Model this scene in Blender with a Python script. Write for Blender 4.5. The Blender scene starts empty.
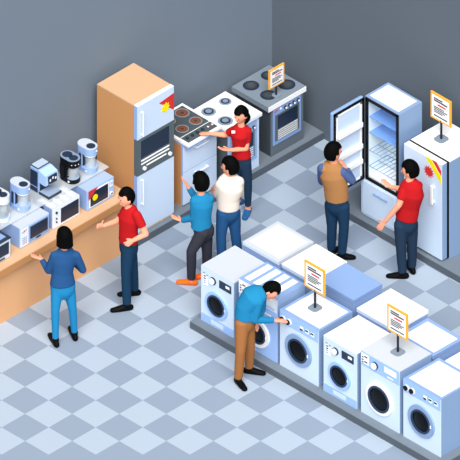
import bpy, bmesh, math, random
from mathutils import Vector, Matrix
random.seed(3)
PI = math.pi
SC = bpy.context.scene
COL = SC.collection

# ------------------------------------------------------------------ materials
EZ, EX, EY = 1.5, 1.03, 1.0          # nominal light on tops, +X faces and -Y faces (used only to choose paints)
def lin(h):
    h = h.lstrip('#'); o = []
    for i in (0, 2, 4):
        c = int(h[i:i+2], 16)/255
        o.append(c/12.92 if c <= .04045 else ((c+.055)/1.055)**2.4)
    return o
MATS = {}
def mat(hexc, e=1.0, rough=.65, spec=.08, alpha=1.0, metal=0.0, trans=0.0):
    key = (hexc, e, rough, spec, alpha, metal, trans)
    if key in MATS: return MATS[key]
    m = bpy.data.materials.new('paint_' + hexc.lower()); m.use_nodes = True
    b = m.node_tree.nodes['Principled BSDF']
    c = [min(.97, v/e) for v in lin(hexc)]
    b.inputs['Base Color'].default_value = (*c, 1)
    b.inputs['Roughness'].default_value = rough
    b.inputs['Specular IOR Level'].default_value = spec
    b.inputs['Metallic'].default_value = metal
    b.inputs['Alpha'].default_value = alpha
    b.inputs['Transmission Weight'].default_value = trans
    MATS[key] = m
    return m

def wood(hexc, e):
    m = mat(hexc, e, .6, .06).copy(); m.name = 'wood_laminate_' + hexc.lower()
    nt = m.node_tree; b = nt.nodes['Principled BSDF']
    tc = nt.nodes.new('ShaderNodeTexCoord'); mp = nt.nodes.new('ShaderNodeMapping'); mp.inputs['Scale'].default_value = (40, 40, 1.5)
    n = nt.nodes.new('ShaderNodeTexNoise'); n.inputs['Scale'].default_value = 2
    r = nt.nodes.new('ShaderNodeMixRGB'); c = b.inputs['Base Color'].default_value
    r.inputs[1].default_value = [v*.985 for v in c[:3]]+[1]; r.inputs[2].default_value = [min(1, v*1.015) for v in c[:3]]+[1]
    nt.links.new(tc.outputs['Object'], mp.inputs[0]); nt.links.new(mp.outputs[0], n.inputs['Vector'])
    nt.links.new(n.outputs['Fac'], r.inputs[0]); nt.links.new(r.outputs[0], b.inputs['Base Color'])
    return m

WHITE = mat('FFFFFF', 1.0)
PALE_Y = mat('D3E6FD', EY)        # pale blue enamel fronts of the washers and fridges
PALE_X = mat('D1E4FC', EX)        # pale blue fronts along the left wall
SKY_Y = mat('A3C6FF', EY); SKY_X = mat('A8C8F8', EX)
SIDE = mat('8BA6CB', EX)          # washer cabinet sides, pale blue darkened to paint in their shade
BLACK = mat('0A0B0E', 1.0, .5, .2)
NAVY = mat('24334A', 1.0, .35, .3)
GLASSD = mat('1B2A40', 1.0, .25, .4)
STEEL = mat('66727C', EX, .5, .15)
CHROME = mat('F4F7FB', 1.0, .4, .2)
RED = mat('E03A3C', 1.1); YEL = mat('FFEE10', 1.05)
SKIN = mat('FFAE8E', 1.1, .6, .08)
HAIR = mat('060606', 1.0, .7, .05)

# ------------------------------------------------------------------ mesh helpers
def nbm(): return bmesh.new()
def box(bm, x0, x1, y0, y1, z0, z1, bev=0.0, seg=2):
    r = bmesh.ops.create_cube(bm, size=1)
    vs = r['verts']
    for v in vs:
        v.co = Vector((x0+(v.co.x+.5)*(x1-x0), y0+(v.co.y+.5)*(y1-y0), z0+(v.co.z+.5)*(z1-z0)))
    if bev > 0:
        es = list({e for v in vs for e in v.link_edges})
        bmesh.ops.bevel(bm, geom=es, offset=bev, segments=seg, profile=.5, affect='EDGES')
def cyl(bm, c, axis, r, d, seg=32, r2=None):
    M = {'z': Matrix.Identity(4), 'x': Matrix.Rotation(PI/2, 4, 'Y'), 'y': Matrix.Rotation(PI/2, 4, 'X')}[axis]
    bmesh.ops.create_cone(bm, cap_ends=True, segments=seg, radius1=r, radius2=r if r2 is None else r2, depth=d, matrix=Matrix.Translation(c) @ M)
def ring(bm, c, axis, ro, ri, d, seg=40):
    c = Vector(c)
    A = {'z': (Vector((1,0,0)), Vector((0,1,0)), Vector((0,0,1))), 'x': (Vector((0,1,0)), Vector((0,0,1)), Vector((1,0,0))), 'y': (Vector((0,0,1)), Vector((1,0,0)), Vector((0,1,0)))}[axis]
    q = []
    for i in range(seg):
        a = 2*PI*i/seg; u = A[0]*math.cos(a)+A[1]*math.sin(a)
        q.append([bm.verts.new(c+u*rr+A[2]*h) for rr, h in ((ro, -d/2), (ro, d/2*.6), (ro*.97+ri*.03, d/2), (ri, d/2), (ri, -d/2))])
    for i in range(seg):
        a, b = q[i], q[(i+1) % seg]
        for k in range(5):
            bm.faces.new((a[k], b[k], b[(k+1) % 5], a[(k+1) % 5]))
    bmesh.ops.recalc_face_normals(bm, faces=bm.faces)
def prism(bm, pts, lo, hi, axis):
    """extrude a 2-D outline along an axis; pts are the two other coordinates in xyz order"""
    def P(p, h):
        return {'z': (p[0], p[1], h), 'x': (h, p[0], p[1]), 'y': (p[0], h, p[1])}[axis]
    a = [bm.verts.new(P(p, lo)) for p in pts]; b = [bm.verts.new(P(p, hi)) for p in pts]
    n = len(pts)
    bm.faces.new(a); bm.faces.new(b[::-1])
    for i in range(n): bm.faces.new((a[i], b[i], b[(i+1) % n], a[(i+1) % n]))
    bmesh.ops.recalc_face_normals(bm, faces=bm.faces)
def rod(bm, p, q, r, seg=10):
    p = Vector(p); q = Vector(q); d = q-p
    bmesh.ops.create_cone(bm, cap_ends=True, segments=seg, radius1=r, radius2=r, depth=d.length,
        matrix=Matrix.Translation((p+q)/2) @ d.to_track_quat('Z', 'Y').to_matrix().to_4x4())
def star(cx, cy, ro, ri, n):
    return [(cx+(ro if i % 2 == 0 else ri)*math.cos(PI*i/n), cy+(ro if i % 2 == 0 else ri)*math.sin(PI*i/n)) for i in range(2*n)]

def link(name, bm, m, parent=None, smooth=False):
    me = bpy.data.meshes.new(name)
    if parent is not None and parent.get('_off') is not None:
        o_ = Vector(parent['_off'])
        bmesh.ops.translate(bm, verts=bm.verts, vec=-o_)
    bm.to_mesh(me); bm.free()
    for mm in (m if isinstance(m, (list, tuple)) else [m]): me.materials.append(mm)
    if smooth:
        for p in me.polygons: p.use_smooth = True
        try: me.set_sharp_from_angle(angle=math.radians(40))
        except Exception: pass
    o = bpy.data.objects.new(name, me); COL.objects.link(o)
    if parent is not None:
        o.parent = parent
        if parent.get('_off') is not None: o['_off'] = list(parent['_off'])
    return o
def thing(name, label, cat, loc, group=None, rotz=0):
    o = bpy.data.objects.new(name, None); COL.objects.link(o)
    o.empty_display_size = .1
    o.location = loc; o.rotation_euler = (0, 0, rotz)
    o['label'] = label; o['category'] = cat
    if group: o['group'] = group
    o['_off'] = list(loc)
    return o
def part(parent, name, m, fn, smooth=False, label=None):
    bm = nbm(); fn(bm)
    o = link(name, bm, m, parent, smooth)
    if label: o['label'] = label
    return o
def bpart(parent, name, m, x0, x1, y0, y1, z0, z1, bev=0.0, label=None):
    return part(parent, name, m, lambda b: box(b, x0, x1, y0, y1, z0, z1, bev), label=label)
def struct(name, bm, m):
    o = link(name, bm, m); o['kind'] = 'structure'; return o
def dup(root, loc, label):
    r = root.copy(); COL.objects.link(r); r.location = loc; r['label'] = label
    for ch in list(root.children):
        c = ch.copy(); COL.objects.link(c); c.parent = r
        for g in list(ch.children):
            d = g.copy(); COL.objects.link(d); d.parent = c
    return r

# ------------------------------------------------------------------ setting
def tile_material():
    m = bpy.data.materials.new('floor_tiles'); m.use_nodes = True
    nt = m.node_tree; N = nt.nodes; L = nt.links; b = N['Principled BSDF']
    b.inputs['Roughness'].default_value = .6; b.inputs['Specular IOR Level'].default_value = .08
    tc = N.new('ShaderNodeTexCoord'); sp = N.new('ShaderNodeSeparateXYZ'); L.new(tc.outputs['Object'], sp.inputs[0])
    def M(op, a, bb=None):
        n = N.new('ShaderNodeMath'); n.operation = op
        for i, v in enumerate((a, bb)):
            if v is None: continue
            if isinstance(v, (int, float)): n.inputs[i].default_value = v
            else: L.new(v, n.inputs[i])
        return n.outputs[0]
    s = .3963
    fx = M('FLOOR', M('ADD', M('DIVIDE', M('SUBTRACT', sp.outputs[0], 1.377), s), .5))
    fy = M('FLOOR', M('ADD', M('DIVIDE', M('SUBTRACT', sp.outputs[1], -5.534), s), .5))
    par = M('FLOORED_MODULO', M('ADD', fx, fy), 2) if False else M('ABSOLUTE', M('MODULO', M('ADD', fx, fy), 2))
    light = M('GREATER_THAN', par, .5)
    inside = M('LESS_THAN', M('SUBTRACT', sp.outputs[0], sp.outputs[1]), 10.075)
    f = M('MULTIPLY', light, inside)
    mx = N.new('ShaderNodeMixRGB'); L.new(f, mx.inputs[0])
    mx.inputs[1].default_value = [v/EZ for v in lin('A8B9D0')]+[1]
    mx.inputs[2].default_value = [v/EZ for v in lin('CCDDF1')]+[1]
    L.new(mx.outputs[0], b.inputs['Base Color'])
    return m
b = nbm(); box(b, -.15, 12, -12, .15, -.1, 0); struct('floor', b, tile_material())
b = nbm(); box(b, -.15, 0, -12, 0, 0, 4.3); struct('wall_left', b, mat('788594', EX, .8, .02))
b = nbm(); box(b, -.15, 12, 0, .15, 0, 4.3); struct('wall_right', b, mat('646E79', EY, .8, .02))  # darker than the left wall: shade mixed into its paint

PLAT = mat('8E9BA9', EZ, .7, .05)
def platform(name, label, x0, x1, y0, y1):
    t = thing(name, label, 'platform', ((x0+x1)/2, (y0+y1)/2, 0))
    bpart(t, 'deck', PLAT, x0, x1, y0, y1, .012, .1)
    bpart(t, 'shaded_sides', mat('5C656F', EX), x0+.002, x1+.003, y0-.003, y1-.001, 0, .094, label='dark grey sides of the deck with shade painted in')  # sides of the deck, their grey darkened to paint in shade
    return t
platform('display_platform', 'low grey display platform under the stoves along the left wall', 0.004, .875, -3.28, -.004)
platform('display_platform', 'low grey display platform carrying the refrigerators by the right wall', 1.95, 6.5, -.962, -.004)
platform('display_platform', 'low grey display platform carrying the washing machines', 2.504, 6.72, -3.884, -2.45)

# ------------------------------------------------------------------ counter with shelf
W_SIDE = wood('CC9462', EY); W_TOP = wood('FFD0A6', EZ); W_FRONT = wood('E7AF80', EX)  # W_SIDE is the same wood with shade darkened into its colour
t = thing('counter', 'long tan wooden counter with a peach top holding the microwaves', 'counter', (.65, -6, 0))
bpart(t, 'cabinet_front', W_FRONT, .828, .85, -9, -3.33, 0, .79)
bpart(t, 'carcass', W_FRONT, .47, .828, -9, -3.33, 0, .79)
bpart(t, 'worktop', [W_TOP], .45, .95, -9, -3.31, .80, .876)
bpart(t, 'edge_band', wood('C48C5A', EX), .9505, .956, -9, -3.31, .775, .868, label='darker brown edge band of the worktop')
bpart(t, 'shade_band', wood('DD9F6E', EX), .8505, .862, -9, -3.33, .70, .799)  # darker strip painting the shade beneath the worktop overhang
SHZ = 1.215
FROST = mat('EEF4FA', 1.0, .4, .1, alpha=.32)
t = thing('glass_shelf', 'long frosted glass shelf above the counter carrying the coffee machines', 'shelf', (.5, -5, SHZ-.014))
bpart(t, 'shelf_panel', FROST, .34, .68, -8.6, -3.43, SHZ-.014, SHZ)
for yy in (-3.46, -3.985, -4.522, -5.135):
    t = thing('shelf_post', 'thin pale post standing on the counter under the frosted glass shelf', 'post', (.478, yy, .876), 'posts under the glass shelf')
    part(t, 'tube', mat('C9D4E0', 1.0), lambda b: cyl(b, (.478, yy, (.88+SHZ-.015)/2), 'z', .009, SHZ-.015-.88, 16), True)
    part(t, 'foot', mat('C9D4E0', 1.0), lambda b: cyl(b, (.478, yy, .8785), 'z', .018, .004, 16), True)

# ------------------------------------------------------------------ microwaves
def microwave(label, y0, y1, xf, depth, z1, style):
    z0 = .876; x0 = xf-depth
    t = thing('microwave', label, 'microwave', ((x0+xf)/2, (y0+y1)/2, z0), 'microwaves on the counter')
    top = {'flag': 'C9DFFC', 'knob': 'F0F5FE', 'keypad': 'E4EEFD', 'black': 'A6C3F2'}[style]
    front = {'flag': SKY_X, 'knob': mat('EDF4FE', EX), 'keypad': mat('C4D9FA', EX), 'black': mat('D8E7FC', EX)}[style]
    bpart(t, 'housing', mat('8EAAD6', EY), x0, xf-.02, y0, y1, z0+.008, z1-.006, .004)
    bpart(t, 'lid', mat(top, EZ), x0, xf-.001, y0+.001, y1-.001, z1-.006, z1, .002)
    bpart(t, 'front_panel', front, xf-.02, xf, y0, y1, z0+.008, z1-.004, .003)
    part(t, 'feet', BLACK, lambda b: [cyl(b, (x, y, z0+.0045), 'z', .012, .009, 12) for x in (x0+.04, xf-.04) for y in (y0+.04, y1-.04)])
    if style == 'flag':
        fr = bpart(t, 'door', WHITE, xf, xf+.006, y0+.03, y1-.085, z0+.035, z1-.03, .002)
        bpart(fr, 'window', GLASSD, xf+.006, xf+.009, y0+.045, y1-.105, z0+.05, z1-.045)
        part(t, 'control_knob', CHROME, lambda b: cyl(b, (xf+.008, y1-.045, z0+.075), 'x', .024, .016), True)
        part(t, 'control_knob', NAVY, lambda b: cyl(b, (xf+.017, y1-.05, z0+.08), 'x', .013, .006), True)
        part(t, 'button', WHITE, lambda b: (box(b, xf, xf+.004, y1-.07, y1-.02, z1-.12, z1-.04), ))
        part(t, 'button', mat('8CA9D3'), lambda b: [box(b, xf+.004, xf+.006, y1-.062+.02*i, y1-.048+.02*i, z1-.09+.022*j, z1-.076+.022*j) for i in (0, 1) for j in (0, 1)])
        part(t, 'sticker', RED, lambda b: prism(b, [(y0+.012, z1-.006), (y0+.17, z1-.006), (y0+.012, z1-.135)], xf+.009, xf+.0125, 'x'), label='red triangular corner sticker')
        part(t, 'sticker', YEL, lambda b: cyl(b, (xf+.0145, y0+.118, z1-.135), 'x', .042, .004), label='round yellow sticker')
    elif style == 'knob':
        bpart(t, 'window', GLASSD, xf, xf+.006, y0+.13, y1-.02, z0+.045, z1-.045)
        for k, zz in enumerate((.225, .14, .09)):
            part(t, 'control_knob', NAVY, lambda b: cyl(b, (xf+.006, y0+.055, z0+zz), 'x', .017 if k == 0 else .011, .012), True)
            part(t, 'control_knob', WHITE, lambda b: cyl(b, (xf+.004, y0+.06, z0+zz-.006), 'x', .02 if k == 0 else .013, .006), True)
        for k in range(4):
            yy = y0+.05+.11*k
            bpart(t, 'lid_rib', mat('FFFFFF'), x0+.02, xf-.03, yy-.022, yy+.022, z1, z1+.003, .001)
        part(t, 'side_vent', NAVY, lambda b: cyl(b, (x0+.09, y0-.002, z0+.225), 'y', .03, .006), True)
    elif style == 'keypad':
        bpart(t, 'key_panel', mat('E9F2FE', EX), xf, xf+.003, y0+.006, y0+.125, z0+.02, z1-.02)
        for i in range(3):
            for j in range(4):
                bpart(t, 'button', mat('7F97BD') if (i, j) != (2, 0) else RED, xf+.003, xf+.006, y0+.03+.027*i, y0+.046+.027*i, z0+.05+.027*j, z0+.064+.027*j)
        for i, c in enumerate(('8CB4A0', 'E03A3C', 'F0A040')):
            part(t, 'button', mat(c), lambda b: cyl(b, (xf+.004, y0+.035+.027*i, z1-.07+.008*i), 'x', .012, .004), True)
        fr = bpart(t, 'door', mat('8CA9D8', EX), xf, xf+.006, y0+.14, y1-.012, z0+.03, z1-.025, .002)
        bpart(fr, 'window', GLASSD, xf+.006, xf+.009, y0+.158, y1-.03, z0+.075, z1-.045)
        bpart(fr, 'door_handle', NAVY, xf+.006, xf+.018, y0+.255, y0+.33, z0+.043, z0+.06, .003)
    else:
        bpart(t, 'lid_rim', NAVY, x0, xf+.012, y0-.004, y1+.006, z1, z1+.014, .004)
        bpart(t, 'lid_inset', mat('A6C3F2', EZ), x0+.03, xf-.035, y0+.04, y1-.04, z1+.014, z1+.017)
        bpart(t, 'window', GLASSD, xf, xf+.006, y0+.06, y1-.03, z0+.07, z1-.04)
        bpart(t, 'door_handle', NAVY, xf, xf+.014, y1-.3, y1-.1, z0+.03, z0+.045, .003)
    return t
microwave('pale blue microwave with a red triangle and yellow dot sticker, nearest the tall wooden column', -3.93, -3.485, .822, .27, 1.17, 'flag')
microwave('white microwave with ribbed top and three round controls left of its door', -4.485, -4.04, .80, .275, 1.17, 'knob')
microwave('pale blue microwave with a number keypad, behind the woman in the blue sweater', -5.04, -4.56, .806, .33, 1.17, 'keypad')
microwave('microwave with a black rimmed lid at the left end of the counter', -5.76, -5.235, .83, .4, 1.155, 'black')

# ------------------------------------------------------------------ coffee machines
def stadium(cb, cf, r, n=20, clip=None):
    pts = [(cf+r*math.cos(a), r*math.sin(a)) for a in [(-PI/2+PI*i/n) for i in range(n+1)]]
    pts += [(cb+r*math.cos(a), r*math.sin(a)) for a in [(PI/2+PI*i/n) for i in range(n+1)]]
    return pts
def coffee(label, x, y, z, h, body, topc, black=False):
    t = thing('coffee_machine', label, 'coffee machine', (x, y, z), 'coffee machines on the glass shelf')
    cb, cf, r = -.075, .012, .09
    def pr(b, pts, lo, hi): prism(b, [(x+p[0], y+p[1]) for p in pts], z+lo, z+hi, 'z')
    full = stadium(cb, cf, r)
    part(t, 'base', body, lambda b: pr(b, full, 0, .055), True)
    back = [(-.045, -r)] + [(cb+r*math.cos(a), r*math.sin(a)) for a in [(-PI/2-PI*i/20) for i in range(21)]] + [(-.045, r)]
    part(t, 'column', body, lambda b: pr(b, back, .05, h-.09), True)
    part(t, 'column_inset', NAVY if not black else mat('1A1D24'), lambda b: box(b, x-.045, x-.042, y-.07, y+.07, z+.06, z+h-.1))
    part(t, 'column_window', NAVY if not black else mat('1A1D24'), lambda b: box(b, x-.12 if black else x-.088, x-.05, y-r-.0015, y-r+.001, z+.075, z+h-.105))
    head = part(t, 'head', body, lambda b: pr(b, full, h-.1, h-.006), True)
    part(head, 'head_cover', topc, lambda b: pr(b, stadium(cb, cf, r*.985), h-.006, h), True)
    part(head, 'filler_hole', NAVY, lambda b: cyl(b, (x+cf+.012, y, z+h+.0015), 'z', .055, .004), True)
    if black:
        part(head, 'filler_hole', NAVY, lambda b: cyl(b, (x+cb-.005, y, z+h+.0015), 'z', .062, .004), True)
        for k in range(3):
            a = -.95+.5*k
            part(head, 'button', WHITE, lambda b: cyl(b, (x+cf+(r+.001)*math.cos(a), y+(r-.003)*math.sin(a), z+h-.055), 'x', .0065, .008, 12), True)
    else:
        part(head, 'collar', WHITE, lambda b: cyl(b, (x+cf, y, z+h-.11), 'z', .082, .02), True)
        part(head, 'button', WHITE, lambda b: cyl(b, (x+cf+r-.004, y+.02, z+h-.045), 'x', .012, .012, 14), True)
    gl = mat('EAF4FD', 1.0, .15, .3, alpha=.45)
    ca = part(t, 'carafe', gl, lambda b: cyl(b, (x+cf, y, z+.055+(h-.18)/2), 'z', .062, h-.19), True)
    part(ca, 'coffee', mat('A9BCD2') if not black else mat('3C4048'), lambda b: cyl(b, (x+cf, y, z+.062), 'z', .056, .012), True)
    if black:
        part(ca, 'handle', BLACK, lambda b: (rod(b, (x+cf-.02, y-.06, z+h-.14), (x+cf+.0, y-.105, z+h-.15), .009), rod(b, (x+cf, y-.105, z+h-.15), (x+cf, y-.1, z+.09), .009), rod(b, (x+cf, y-.1, z+.09), (x+cf-.01, y-.06, z+.08), .008)))
        part(t, 'warming_plate', mat('8FA8C8'), lambda b: ring(b, (x+cf, y, z+.058), 'z', .082, .06, .008), True)
    part(t, 'badge', CHROME, lambda b: cyl(b, (x+cf+.02, y-r-.001, z+.03), 'y', .014, .006), True)
    return t
LB = mat('93B0E0', .92); LT = mat('E8F1FE', EZ)
cA = coffee('light blue rounded coffee machine with a glass carafe, nearest the wooden column', .556, -3.63, SHZ, .35, LB, LT)
cB = dup(cA, (.545, -4.755, SHZ), 'light blue coffee machine with glass carafe, left of the boxy espresso machine')
coffee('black coffee machine with two lids and a glass carafe on the glass shelf', .564, -3.93, SHZ, .33, BLACK, mat('9DB2CC', EZ), True)
coffee('white coffee machine at the left end of the glass shelf', .535, -5.09, SHZ, .36, mat('DCE8FA', 1.0), mat('F4F8FF', EZ), True)
t = thing('espresso_machine', 'boxy blue and navy espresso machine with a drip tray, beside the black coffee machine', 'coffee machine', (.47, -4.31, SHZ), 'coffee machines on the glass shelf')
z = SHZ
bpart(t, 'body', mat('93B0DC', .95), .345, .49, -4.415, -4.21, z, z+.335, .006)
bpart(t, 'side_panel', NAVY, .352, .47, -4.419, -4.414, z+.008, z+.30)
bpart(t, 'side_trim', mat('93B0DC', .95), .35, .475, -4.422, -4.4185, z+.075, z+.083)
bpart(t, 'lid', mat('D6E6FC', EZ), .355, .46, -4.40, -4.225, z+.345, z+.362, .004)
bpart(t, 'lid_base', NAVY, .35, .465, -4.405, -4.22, z+.335, z+.346)
part(t, 'head', mat('A9C6F4', .95), lambda b: prism(b, [(.49, z+.335), (.60, z+.30), (.615, z+.17), (.59, z+.155), (.49, z+.165)], -4.415, -4.21, 'y'))
bpart(t, 'display', NAVY, .607, .622, -4.38, -4.24, z+.175, z+.285)
part(t, 'button', WHITE, lambda b: [box(b, .622, .625, -4.365+.045*i, -4.345+.045*i, z+.215+.02*(i % 2), z+.245+.02*(i % 2)) for i in range(3)])
bpart(t, 'spout', CHROME, .545, .585, -4.33, -4.29, z+.125, z+.16, .006)
bpart(t, 'rear_panel', NAVY, .49, .494, -4.4, -4.225, z+.03, z+.155)
bpart(t, 'drip_tray', NAVY, .494, .665, -4.42, -4.205, z, z+.035, .004)
part(t, 'drip_grate', mat('B7CBE6', EZ), lambda b: [box(b, .5, .66, -4.412+.02*i, -4.399+.02*i, z+.035, z+.041) for i in range(10)] + [box(b, .5, .66, -4.414, -4.21, z+.035, z+.038)])

# ------------------------------------------------------------------ tall column with built-in oven
t = thing('oven_column', 'tall wooden column cabinet with a built-in oven between two pale blue doors', 'cabinet', (.45, -2.77, .1))
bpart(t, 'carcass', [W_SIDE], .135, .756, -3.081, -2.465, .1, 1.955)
bpart(t, 'top_panel', W_TOP, .135, .756, -3.081, -2.465, 1.955, 1.972)  # same wood as the carcass, painted lighter as its lit top
bpart(t, 'plinth', wood('FFDDA8', EX), .756, .80, -3.06, -2.475, .1, .125)
XF = .813
edge = mat('8FB2EC', EY)  # door and drawer edges, blue deepened to paint their shaded side
def coldoor(z0, z1, hz0, hz1):
    d = bpart(t, 'door', edge, .758, XF-.004, -3.081, -2.465, z0, z1)
    bpart(d, 'door_face', PALE_X, XF-.004, XF, -3.081, -2.465, z0, z1)
    part(d, 'handle', WHITE, lambda b: (box(b, XF+.022, XF+.036, -3.017, -3.0, hz0, hz1, .003), box(b, XF, XF+.024, -3.015, -3.002, hz0+.01, hz0+.025), box(b, XF, XF+.024, -3.015, -3.002, hz1-.025, hz1-.01)))
    return d
dd = coldoor(1.482, 1.972, 1.52, 1.88); coldoor(.13, .951, .52, .89)
bpart(dd, 'door_top_edge', WHITE, .757, XF+.0005, -3.081, -2.465, 1.9723, 1.974)
part(t, 'sticker', RED, lambda b: prism(b, [(-2.715, 1.845), (-2.468, 1.875), (-2.468, 1.63)], XF, XF+.003, 'x'), label='red triangular sticker on the upper door')
part(t, 'sticker', YEL, lambda b: prism(b, star(-2.61, 1.733, .075, .05, 9), XF+.003, XF+.006, 'x'), label='yellow starburst sticker on the upper door')
ov = bpart(t, 'oven', mat('5B6870', EX), .758, XF+.002, -3.081, -2.465, .955, 1.478)
bpart(ov, 'oven_window', GLASSD, XF+.002, XF+.005, -3.02, -2.55, 1.19, 1.44)
for zz, a, c in ((1.155, -3.02, -2.55), (1.107, -3.02, -2.55), (1.055, -2.93, -2.6)):
    bpart(ov, 'oven_trim', WHITE, XF+.002, XF+.012, a, c, zz-.008, zz+.008, .002)
for yy in (-2.968, -2.54):
    part(ov, 'knob', CHROME, lambda b: cyl(b, (XF+.012, yy, 1.03), 'x', .026, .02), True)

# ------------------------------------------------------------------ hob cabinet
t = thing('hob_cabinet', 'narrow wooden drawer cabinet with a built-in brown ringed electric hob', 'stove', (.52, -2.0, .1))
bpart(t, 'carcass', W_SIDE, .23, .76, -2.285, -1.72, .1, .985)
for z0, z1, hz in ((.6, .985, .885), (.125, .59, .52)):
    d = bpart(t, 'drawer', edge, .76, .783, -2.285, -1.72, z0, z1)
    bpart(d, 'drawer_face', PALE_X, .783, .787, -2.285, -1.72, z0, z1)
    part(d, 'handle', WHITE, lambda b: (box(b, .808, .822, -2.09, -1.88, hz-.012, hz+.006, .003), box(b, .787, .81, -2.085, -2.07, hz-.01, hz+.004), box(b, .787, .81, -1.9, -1.885, hz-.01, hz+.004)))
bpart(t, 'worktop_base', mat('8FB2EC', 1.0), .215, .875, -2.283, -1.725, .985, 1.018)
bpart(t, 'worktop', mat('FFFFFF', 1.05), .21, .885, -2.29, -1.72, 1.018, 1.05)
hb = bpart(t, 'hob', mat('5E6B72', EZ), .25, .845, -2.25, -1.76, 1.05, 1.054)
bpart(hb, 'divider_line', WHITE, .705, .713, -2.25, -1.76, 1.054, 1.056)
for (x, y, r) in ((.357, -1.87, .088), (.585, -1.87, .08), (.589, -2.10, .08), (.36, -2.1, .085)):
    rr = part(hb, 'hob_ring', mat('A5664C', EZ), lambda b: cyl(b, (x, y, 1.055), 'z', r*.86, .003, 40), True)
    part(hb, 'hob_ring', mat('B9C4CE', EZ), lambda b: ring(b, (x, y, 1.0552), 'z', r, r*.9, .003), True)
    part(hb, 'hob_ring', mat('59514F', EZ), lambda b: (ring(b, (x, y, 1.0565), 'z', r*.62, r*.54, .002), cyl(b, (x, y, 1.0565), 'z', r*.28, .002)), True)
for k in range(4):
    part(hb, 'knob', mat('3B474E', EZ), lambda b: cyl(b, (.775, -2.2+.085*k, 1.062), 'z', .022, .016), True)
for k, c in enumerate((CHROME, RED, CHROME)):
    part(hb, 'button', c, lambda b: box(b, .765, .79, -1.865+.035*k, -1.845+.035*k, 1.054, 1.06, .002))

# ------------------------------------------------------------------ stoves
def burner(t, x, y, z, r, dark):
    part(t, 'burner', NAVY if dark else mat('A9B9CC', EZ), lambda b: cyl(b, (x, y, z+.003), 'z', r, .006, 40), True)
    part(t, 'burner', mat('4F545A', EZ) if dark else mat('34455E', EZ), lambda b: cyl(b, (x, y, z+.008), 'z', r*.7, .006, 40), True)
    part(t, 'burner', mat('5B6066', EZ) if dark else mat('9DB0C8', EZ), lambda b: cyl(b, (x, y, z+.012), 'z', r*.45, .004, 40), True)
def stove(label, x0, xf, y0, y1, zt, sx1, sy0, sy1, body, front, frame, topm, edgem, dark, burners, th):
    t = thing('stove', label, 'stove', ((x0+xf)/2, (y0+y1)/2, .1), 'stoves along the left wall')
    bpart(t, 'body', body, x0, xf-.012, y0, y1, .1, zt-th)
    bpart(t, 'front_panel', front, xf-.012, xf, y0, y1, .1, zt-th)
    bpart(t, 'cooktop', topm, x0-.01, sx1-.006, sy0, sy1, zt-th, zt)
    bpart(t, 'cooktop_edge', edgem, sx1-.006, sx1, sy0, sy1, zt-th, zt-.001)
    fr = bpart(t, 'oven_door', frame, xf, xf+.012, y0+.025, y1-.045, .25, zt-th-.025, .002)
    X = xf+.012
    bpart(fr, 'door_panel', mat('5C6870', EX) if dark else mat('7288A8', EX), X, X+.002, y0+.055, y1-.08, .30, .68)
    bpart(fr, 'oven_window', GLASSD, X+.002, X+.005, y0+.10, y1-.11, .465, .655)
    for k in range(5):
        bpart(fr, 'vent_bar', WHITE, X+.002, X+.006, y0+.10, y1-.11, .315+.03*k, .3235+.03*k)
    for k in range(4):
        kk = part(fr, 'knob', NAVY, lambda b: cyl(b, (X+.008, y1-.104-.071*k, .725), 'x', .023, .016), True)
        part(kk, 'knob_cap', WHITE, lambda b: cyl(b, (X+.019, y1-.099-.071*k, .72), 'x', .014, .006), True)
    part(fr, 'indicator_light', RED, lambda b: [cyl(b, (X+.003, y0+.055+.025*i, .735+.01*i), 'x', .011, .004, 12) for i in (0, 1)])
    part(fr, 'indicator_light', WHITE, lambda b: cyl(b, (X+.003, y0+.15, .74), 'x', .016, .004))
    for (x, y, r) in burners: burner(t, x, y, zt, r, dark)
    return t
stove('white four burner stove with a white cooktop, behind the staff woman in red', .24, .82, -1.556, -1.04, .88, .85, -1.60, -1.015,
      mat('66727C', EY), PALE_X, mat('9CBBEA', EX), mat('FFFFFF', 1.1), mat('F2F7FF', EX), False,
      ((.382, -1.168, .075), (.39, -1.457, .088), (.664, -1.45, .092), (.66, -1.17, .088)), .045)
stove('dark grey stove with four black burners, standing in the far corner of the shop', .205, .795, -.81, -.27, .861, .82, -.876, -.243,
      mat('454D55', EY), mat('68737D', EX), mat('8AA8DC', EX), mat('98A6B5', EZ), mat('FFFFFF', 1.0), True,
      ((.347, -.70, .098), (.346, -.406, .09), (.631, -.692, .098), (.632, -.385, .104)), .07)
COL.objects  # scene collection holds everything

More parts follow.
